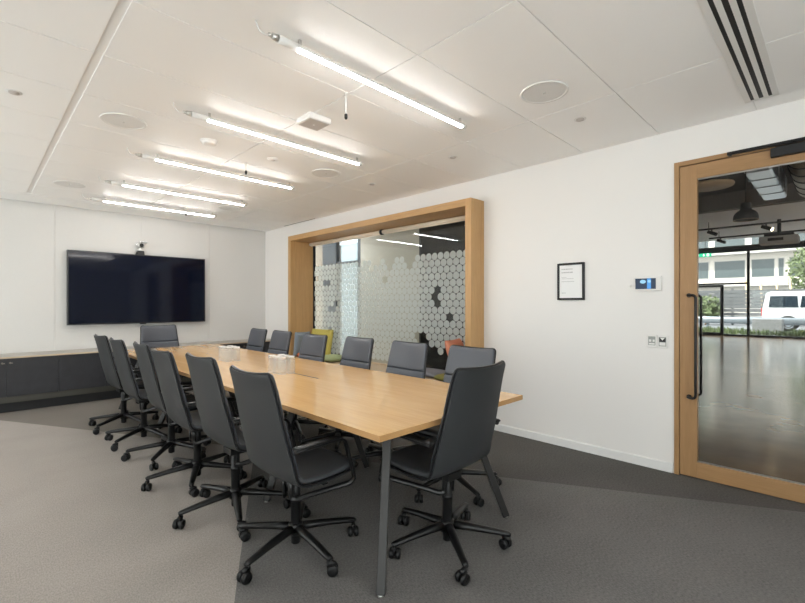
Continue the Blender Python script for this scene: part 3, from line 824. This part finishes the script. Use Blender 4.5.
# ------------------------------------------------------------------ cushions in the window seat
def cushion(name, lab, mat, size, loc, rot, thick):
    m = MB(); n = 12; w, h = size; top, bot = [], []
    for i in range(n+1):
        for j in range(n+1):
            u, v = i/n*2-1, j/n*2-1
            e = max(0, (1-u**4)*(1-v**4))**.5
            pinch = 1 - .06*(1-abs(u*v))*0 - .05*((1-u*u)*(abs(v)>.99) + (1-v*v)*(abs(u)>.99))
            x, y = u*w/2*(1-.05*(1-v*v)*abs(u)**3), v*h/2*(1-.05*(1-u*u)*abs(v)**3)
            top.append((x, y, thick/2*e)); bot.append((x, y, -thick/2*e))
    k = (n+1)**2; fs = []
    for i in range(n):
        for j in range(n):
            a = i*(n+1)+j; fs.append((a, a+1, a+n+2, a+n+1)); fs.append((k+a, k+a+n+1, k+a+n+2, k+a+1))
    m.idx(top+bot, fs, 0, True)
    o = obj(name, m, mat, subsurf=1); o.location = loc; o.rotation_euler = rot
    return tag(o, lab, 'cushion', 'loose cushions on the window seat')
BS = .455
R_ = math.radians
cushion('scatter_cushion', 'yellow square cushion leaning upright at the left of window seat', M['yellow'], (.54,.46), (3.92, 5.79, BS+.235), (R_(80), 0, R_(-84)), .12)
cushion('scatter_cushion', 'blue grey cushion leaning on the left oak jamb', M['bluegrey'], (.30,.42), (3.755, 6.09, BS+.205), (R_(82), 0, R_(-178)), .11)
cushion('seat_cushion', 'sage green cushion lying flat on the window seat', M['green'], (.36,.40), (3.79, 5.29, BS+.045), (0, 0, R_(4)), .09)
cushion('scatter_cushion', 'small rust red cushion beside the blue grey one', M['rust'], (.16,.20), (3.68, 5.915, BS+.045), (0, 0, 0), .09)
cushion('scatter_cushion', 'coral cushion leaning on the right oak jamb', M['coral'], (.42,.48), (3.84, 2.985, BS+.238), (R_(70), 0, R_(14)), .11)
cushion('seat_cushion', 'grey cushion lying flat at the right of window seat', M['greyfab'], (.36,.50), (3.84, 3.42, BS+.035), (0, 0, 0), .07)
cushion('seat_cushion', 'dark olive cushion lying in front of the coral one', M['olive'], (.22,.20), (3.72, 3.07, BS+.035), (0, 0, 0), .07)

# ------------------------------------------------------------------ corridor and lobby behind the glass
CX = 5.03
b = MB(); b.box((CX, 4.70, 0), (CX+.12, 6.16, 2.75)); b.box((CX, 7.36, 0), (CX+.12, 9.2, 2.75), 1); structure('wall_corridor', b, [M['cream'], M['taupe']])
b = MB(); b.box((CX-.01, 6.90, 0), (CX+.12, 7.36, 2.75)); structure('pillar', b, M['pillar'])
b = MB(); b.box((T, 9.1, 0), (CX+.2, 9.2, 2.75)); structure('wall_corridor_end', b, M['cream'])
b = MB(); b.box((T+.002, 4.70, ZC), (CX+.12, 9.2, ZC+.1)); structure('ceiling_corridor', b, M['lobby_white'])
b = MB(); b.box((T+.3, 6.3, ZC-.03), (T+.5, 8.9, ZC-.001)); o = obj('corridor_fill_light', b, M['corridor_fill_glow']); tag(o, 'unseen glowing fill strip added on the corridor ceiling behind the window', 'ceiling light')  # unseen strip added to brighten the corridor wall and the film
b = MB(); b.box((9.0, 4.86, -.05), (9.2, 22, 7)); structure('wall_sky_screen', b, M['sky_screen'])  # wall added to dim the sky seen through the corridor window
w2 = thing('window_2', 'bright corridor window in a dark frame', None); w2['kind'] = 'structure'
b = MB()
for (y0,y1,z0,z1) in ((6.16,6.25,0,2.63),(6.885,6.90,0,2.63),(6.25,6.885,0,.08),(6.25,6.885,2.58,2.63),(6.25,6.885,2.07,2.11)): b.box((CX, y0, z0), (CX+.08, y1, z1))
obj('frame', b, M['frame_dark'], w2)
b = MB(); b.box((CX+.03, 6.215, .08), (CX+.04, 6.89, 2.58)); obj('glass_pane', b, M['ext_glass'], w2)
LXE = 22.0
b = MB(); b.box((XR+.07, -8, -.02), (LXE+.1, 9.2, -.002)); structure('floor_lobby', b, M['concrete'])
b = MB(); b.box((CX+.12, 4.70, 0), (LXE, 4.85, 4.5)); b.box((CX+.001, 4.66, 0), (CX+.125, 4.698, 4.5)); b.box((T,4.72,ZC+.1),(CX+.12,4.85,4.5)); structure('wall_lobby_north', b, M['lobby_dark'])
b = MB(); b.box((T, -8.1, 0), (LXE, -8, 4.5)); structure('wall_lobby_south', b, M['lobby_white'])
b = MB(); b.box((T-.1, -8, 2.76), (T, 4.72, 4.5)); structure('wall_lobby_west', b, M['lobby_white'])
b = MB(); b.box((T, -8, 4.42), (15, 4.85, 4.52)); structure('ceiling_lobby', b, M['lobby_dark'])
b = MB(); b.box((15.0, -8, 3.95), (15.25, 4.7, 4.42)); structure('trim_bulkhead', b, M['lobby_brown'])
b = MB(); b.box((15.25, -8, 3.95), (LXE+.1, 4.7, 4.1)); structure('ceiling_soffit', b, M['lobby_white'])
w3 = thing('window_3', 'tall dark framed lobby glazing onto the street', None); w3['kind'] = 'structure'
def fbar(name, y0, y1, z0, z1, d=.08): 
    m = MB(); m.box((LXE-d/2, y0, z0), (LXE+d/2, y1, z1)); return obj(name, m, M['frame_dark'], w3)
fbar('header', -8, 4.7, 3.42, 3.66, .14); fbar('sill', -8, 4.7, 0, .07)
for y in (2.565, -.1, -2.8, -5.5): fbar('mullion', y-.045, y+.045, .07, 3.44)
fbar('transom', 2.61, 4.7, 2.10, 2.17)
m = MB(); m.box((LXE-.005, -8, .07), (LXE+.005, 4.7, 3.95)); obj('glass_pane', m, M['ext_glass'], w3)
d2 = thing('door_2', 'black framed glass street door in the lobby glazing', None); d2['kind'] = 'structure'
m = MB()
for (y0,y1,z0,z1) in ((3.36,3.47,.02,2.09),(4.33,4.44,.02,2.09),(3.47,4.33,.02,.12),(3.47,4.33,2.0,2.09)): m.box((LXE-.07,y0,z0),(LXE-.01,y1,z1))
obj('leaf_frame', m, M['frame_dark'], d2)
m = MB(); m.cyl((LXE-.12,4.22,.85),(LXE-.12,4.22,1.45),.02); obj('pull_bar', m, M['frame_dark'], d2)

# lobby fittings
t = thing('pendant_lamp', 'black dome pendant lamp seen through the glass door', 'lamp', (8.0, .963, 2.525))
b = MB(); b.lathe([(.150,0),(.151,.03),(.145,.065),(.130,.098),(.105,.125),(.078,.142),(.068,.155),(.064,.175),(.062,.24),(.055,.25),(.001,.255)], n=32); b.lathe([(.146,.001),(.134,.073),(.11,.105),(.06,.14),(.001,.145)], n=32); obj('shade', b, M['dark'], t)
b = MB(); b.lathe([(.150,0),(.1515,-.004),(.146,-.004),(.145,.002)], n=32); obj('rim', b, M['tan'], t)
b = MB(); b.cyl((0,0,.25),(0,0,4.42-2.525),.006,n=8); obj('cord', b, M['dark'], t)
t = thing('disc_pendant_lamp', 'wide flat tan disc lamp under the dark lobby ceiling', 'lamp', (10.2,1.80,3.58))
b = MB(); b.lathe([(.001,0),(.40,0),(.41,.03),(.40,.05),(.05,.07),(.001,.07)], n=40); obj('disc', b, M['tan'], t)
b = MB(); b.cyl((0,0,.07),(0,0,.84),.012,n=8); obj('stem', b, M['dark'], t)
for X, y0, y1, heads, lab in ((16.9, -4.0, 3.28, (2.9, 1.55), 'long black ceiling track with spotlights, nearer of the two'), (19.35, -3.5, 3.40, (3.05,), 'long black ceiling track with spotlights, nearer the street')):
    t = thing('track_light', lab, 'track light', (X, 0, 3.72), 0, 'track lights under the lobby soffit')
    b = MB(); b.box((-.03,y0,-.025),(.03,y1,.025)); obj('track', b, M['dark'], t)
    b = MB()
    for y in (y0+.3, 0, y1-.3): b.cyl((0,y,.02),(0,y,.23),.012,n=8)
    obj('suspension', b, M['dark'], t)
    for i, y in enumerate(heads):
        b = MB(); b.cyl((0,y,-.10),(0,y,-.02),.02,n=10); b.cyl((.02,y+.10,-.08),(-.06,y-.14,-.20),.055,n=16); h = obj('spot_head', b, M['dark'], t)
        if i == 1:
            b = MB(); b.cyl((-.06,y-.14,-.20),(-.063,y-.149,-.205),.05,n=16); obj('lamp_face', b, M['spot_glow'], h)
t = thing('projector', 'white projector hanging from the lobby soffit', 'projector', (17.9, 1.33, 3.16))
b = MB(); b.box((-.30,-.47,.02),(.30,.47,.25)); obj('housing', b, M['bldg_slab'], t, bevel=.03)
b = MB(); b.box((-.305,-.12,.10),(-.299,.25,.19)); obj('vent', b, M['dark'], t)
b = MB(); b.box((-.18,-.35,.26),(.18,.35,.33)); b.cyl((0,0,.33),(0,0,.79),.05); obj('mount', b, M['dark'], t)
t = thing('air_duct', 'shiny silver foil duct under the lobby ceiling', 'duct', (11.1,1.0,3.6))
b = MB(); b.box((-1.45,-.20,0),(1.45,.20,.45)); obj('duct_body', b, M['foil'], t, bevel=.05)
b = MB()
for x in (-.75, -.05, .7): b.box((x-.02,-.208,-.008),(x+.02,.208,.45))
obj('strap', b, M['galv'], t)
b = MB()
for x in (-1, 1): b.box((x-.02,-.02,.45),(x+.02,.02,.82))
obj('hanger', b, M['dark'], t)
t = thing('air_duct', 'brownish round steel duct beside the silver foil duct', 'duct', (10.9,.42,3.75))
b = MB(); b.cyl((-1.5,0,0),(1.6,0,0),.22,n=24); obj('duct_body', b, M['duct_brown'], t)
b = MB()
for x in (-1.2,-.6,0,.6,1.2): b.lathe([(.22,-.02),(.235,-.02),(.235,.02),(.22,.02)], (x,0,0), n=24, axis='x')
obj('joint', b, M['dark'], t)
b = MB()
for x in (-1, 1): b.box((x-.02,-.02,.21),(x+.02,.02,.67))
obj('hanger', b, M['dark'], t)
t = thing('exit_sign', 'small green running man exit sign above the street door', 'sign', (21.6, 3.93, 3.33))
b = MB(); b.box((-.03,-.21,-.07),(.03,.21,.07)); obj('sign_body', b, M['exit_green'], t)
b = MB(); b.box((-.032,.02,-.04),(-.0305,.07,.02)); b.idx([(-.032,.045+.016*math.cos(k*PI/5),.038+.016*math.sin(k*PI/5)) for k in range(10)],[tuple(range(10))]); b.box((-.032,-.14,-.05),(-.0305,-.06,.05)); obj('pictogram', b, M['exit_white'], t)
b = MB(); b.cyl((0,0,.07),(0,0,.62),.01,n=8); obj('hanger', b, M['frame_dark'], t)

# ------------------------------------------------------------------ street
b = MB(); b.box((LXE+.1,-60,-.06),(140,70,-.03)); b.box((LXE+.1,9.2,-.06),(LXE-17,70,-.03)); structure('ground', b, M['asphalt'])
b = MB(); rnd = random.Random(3)
for k in range(5200):
    x = rnd.uniform(23.6, 26.6); y = rnd.uniform(-7, 9)
    if 25.2 < x < 26.5 and 1.5 < y < 3.1: continue
    h = rnd.uniform(.06,.26); a = rnd.uniform(0,PI); w = .03
    dx, dy = math.cos(a)*w, math.sin(a)*w; lx, ly = rnd.uniform(-.08,.08), rnd.uniform(-.08,.08)
    b.face([(x-dx,y-dy,-.03),(x+dx,y+dy,-.03),(x+lx,y+ly,h)], 0)
o = obj('grass', b, M['grass'], weld=False); tag(o, 'green grass verge outside the lobby glazing', 'grass', kind='stuff')
t = thing('parked_van', 'white parked van with tinted windows outside the lobby', 'van', (28.9, .3, -.03))
# side profile (y along the van, rear at +2.45)
prof = [(-2.35,.32),(-2.42,.75),(-2.30,1.02),(-1.75,1.16),(-1.05,1.86),(-.8,1.95),(2.05,1.96),(2.28,1.86),(2.42,1.15),(2.45,.40),(2.40,.30)]
b = MB(); vs = []
for x, k in ((-.9,0),(-.88,0),(.88,0),(.9,0)):
    for (y,z) in prof: vs.append((x*(1-.10*max(0,(z-1.05))/.9), y, z))
n = len(prof); fs = []
for i in range(3):
    for j in range(n): fs.append((i*n+j, i*n+(j+1)%n, (i+1)*n+(j+1)%n, (i+1)*n+j))
fs += [tuple(range(n)), tuple(reversed(range(3*n,4*n)))]
b.idx(vs, fs, 0); obj('body', b, M['van'], t, bevel=.03)
b = MB()
for (y0,y1) in ((-.95,-.05),(.02,1.02),(1.09,2.18)):
    b.face([(-.905*.985,y0+ (.0),1.18),(-.905*.985,y1,1.18),(-.905*.925,y1-.06,1.72),(-.905*.925,y0+(.35 if y0<-.5 else .03),1.72)])
obj('side_window', b, M['van_glass'], t)
b = MB(); b.face([(-.78,2.455,1.16),(.78,2.455,1.16),(.72,2.36,1.72),(-.72,2.36,1.72)]); obj('rear_window', b, M['van_glass'], t)
for y in (-1.55, 1.45):
    for s in (-1, 1):
        b = MB(); b.lathe([(.12,-.11),(.30,-.11),(.34,-.07),(.34,.07),(.30,.11),(.12,.11)], (s*.80,y,.34), n=28, axis='x'); w = obj('wheel', b, M['tyre'], t)
        b = MB(); b.lathe([(.001,.0),(.17,.01),(.20,-.005)], (s*.915,y,.34), n=20, axis='x'); obj('hub_cap', b, M['galv'], w)
b = MB()
for y in (-1.55,1.45):
    P_ = [(-.906, y+.42*math.cos(k*PI/12), .34+.42*math.sin(k*PI/12)) for k in range(13)]
    b.idx(P_, [tuple(range(13))])
obj('wheel_arch', b, M['tyre'], t)
b = MB(); b.box((-.86,2.40,.75),(-.74,2.47,1.12)); b.box((.74,2.40,.75),(.86,2.47,1.12)); obj('tail_lamp', b, M['red'], t)
b = MB(); b.box((-.6,-.6,1.97),(-.56,2.0,2.01)); b.box((.56,-.6,1.97),(.6,2.0,2.01)); obj('roof_rail', b, M['tyre'], t)
t = thing('board_fence', 'grey horizontal board fence across the street', 'fence', (34, 3, -.03))
b = MB()
for k in range(9): b.box((-.03,-14,.12+k*.235),(.03,14,.12+k*.235+.205))
obj('boards', b, M['fence'], t)
for k in range(8):
    b = MB(); b.box((.03,-13.5+k*3.8,0),(.15,-13.38+k*3.8,2.3)); obj('post', b, M['fence'], t)
t = thing('guard_rail', 'low galvanised guard rail along the verge', 'guard rail', (26.9, 2, -.03))
b = MB(); b.tube([(0,-12,.52),(0,12,.52)], .17, 12, flat=(1,.35), up=(0,0,1)); obj('beam', b, M['galv'], t)
for k in range(9):
    b = MB(); b.box((.05,-11+k*2.75,0),(.15,-10.9+k*2.75,.62)); obj('post', b, M['galv'], t)
b = MB(); b.box((25.5,1.78,-.03),(26.2,2.85,.62)); o = obj('concrete_block', b, M['block'], bevel=.03); tag(o, 'grey concrete block on the grass verge before the van', 'block')
rnd = random.Random(5)
for k, (y, lab) in enumerate(((4.2,'leftmost timber stake behind the board fence'),(3.4,'second timber stake from the left behind the fence'),(2.6,'timber stake behind the fence, left of the tree'),(1.9,'timber stake behind the fence, closest to the tree'))):
    b = MB(); b.tube([(35.5,y,-.03),(35.5+.1,y+rnd.uniform(-.3,.3),2.9)], .06, 6); o = obj('timber_stake', b, M['timber']); tag(o, 'pale ' + lab, 'stake', 'timber stakes behind the fence')
t = thing('apartment_building', 'white apartment building with dark window bands across the street', 'building', (60,0,-.03))
b = MB(); b.box((0,-40,0),(14,45,20)); obj('wall', b, M['bldg'], t)
wins = []
for z0, z1 in ((.9,2.7),(4.25,6.1),(7.6,9.4),(10.9,12.8)):
    for (y0, y1) in ((14.2,17.2),(10.6,13.2),(7.3,10.0),(4.85,6.7),(4.1,4.5),(1.4,3.6),(-2.2,.4),(-6,-3.2)):
        wins.append((y0,y1,z0,z1))
for (y0,y1,z0,z1) in wins:
    m = MB()
    m.box((-.06,y0-.08,z0-.08),(-.01,y1+.08,z0)); m.box((-.06,y0-.08,z1),(-.01,y1+.08,z1+.08)); m.box((-.06,y0-.08,z0),(-.01,y0,z1)); m.box((-.06,y1,z0),(-.01,y1+.08,z1))
    f = obj('window', m, M['bldg_slab'], t)
    m = MB(); m.box((-.03,y0,z0),(-.005,y1,z1)); k = int((y1-y0)/.8)
    obj('pane', m, M['bldg_glass'], f)
for z in (3.25, 6.75, 10.2):
    b = MB(); b.box((-1.3,-40,z),(0,45,z+.28)); obj('balcony_slab', b, M['bldg_slab'], t)
def blob(name, lab, cat, loc, crown_r, crown_h, trunk_h, nleaf, seed):
    t = thing(name, lab, cat, loc); rr = random.Random(seed)
    m = MB(); m.tube([(0,0,0),(.05,.02,trunk_h*.5),(0,.05,trunk_h+crown_h*.6)], [.14,.11,.04], 8); obj('trunk', m, M['bark'], t)
    m = MB()
    for k in range(nleaf):
        while True:
            p = Vector((rr.uniform(-1,1), rr.uniform(-1,1), rr.uniform(-1,1)))
            if .15 < p.length < 1: break
        c = Vector((p.x*crown_r, p.y*crown_r, trunk_h + crown_h*(.5+.5*p.z)))
        a = Vector((rr.uniform(-1,1), rr.uniform(-1,1), rr.uniform(-1,1))).normalized(); q = a.orthogonal().normalized()
        s = rr.uniform(.10,.2); m.face([c-a*s, c+q*s*.5, c+a*s, c-q*s*.5], 0)
    obj('foliage', m, M['leaf'], t); return t
blob('street_tree', 'leafy green tree behind the parked van', 'tree', (36.5, .9, -.03), 1.5, 3.6, 1.6, 1500, 1)
blob('shrub', 'low yellowish green shrub by the street door', 'shrub', (33, 5.9, -.03), .8, 1.7, .2, 500, 2)

# ------------------------------------------------------------------ daylight
w = bpy.data.worlds.new('world'); SC.world = w; w.use_nodes = True
bg = w.node_tree.nodes['Background']; bg.inputs['Color'].default_value = (1.0, .99, .98, 1); bg.inputs['Strength'].default_value = 1.75
sun = bpy.data.lights.new('sun', 'SUN'); sun.energy = 4.0; sun.angle = .02; sun.color = (1, .95, .87)
so = bpy.data.objects.new('sun', sun); COL.objects.link(so); so.rotation_euler = (R_(-35), R_(-38), 0)

SC.view_settings.view_transform = 'Standard'
try: SC.view_settings.look = 'None'
except Exception: pass
SC.view_settings.gamma = 1; SC.view_settings.use_curve_mapping = False
SC.view_settings.exposure = 1.5
SC.cycles.max_bounces = 10; SC.cycles.diffuse_bounces = 6; SC.cycles.glossy_bounces = 4
SC.cycles.transmission_bounces = 8; SC.cycles.transparent_max_bounces = 16
SC.cycles.use_denoising = True
SC.cycles.sample_clamp_indirect = 8
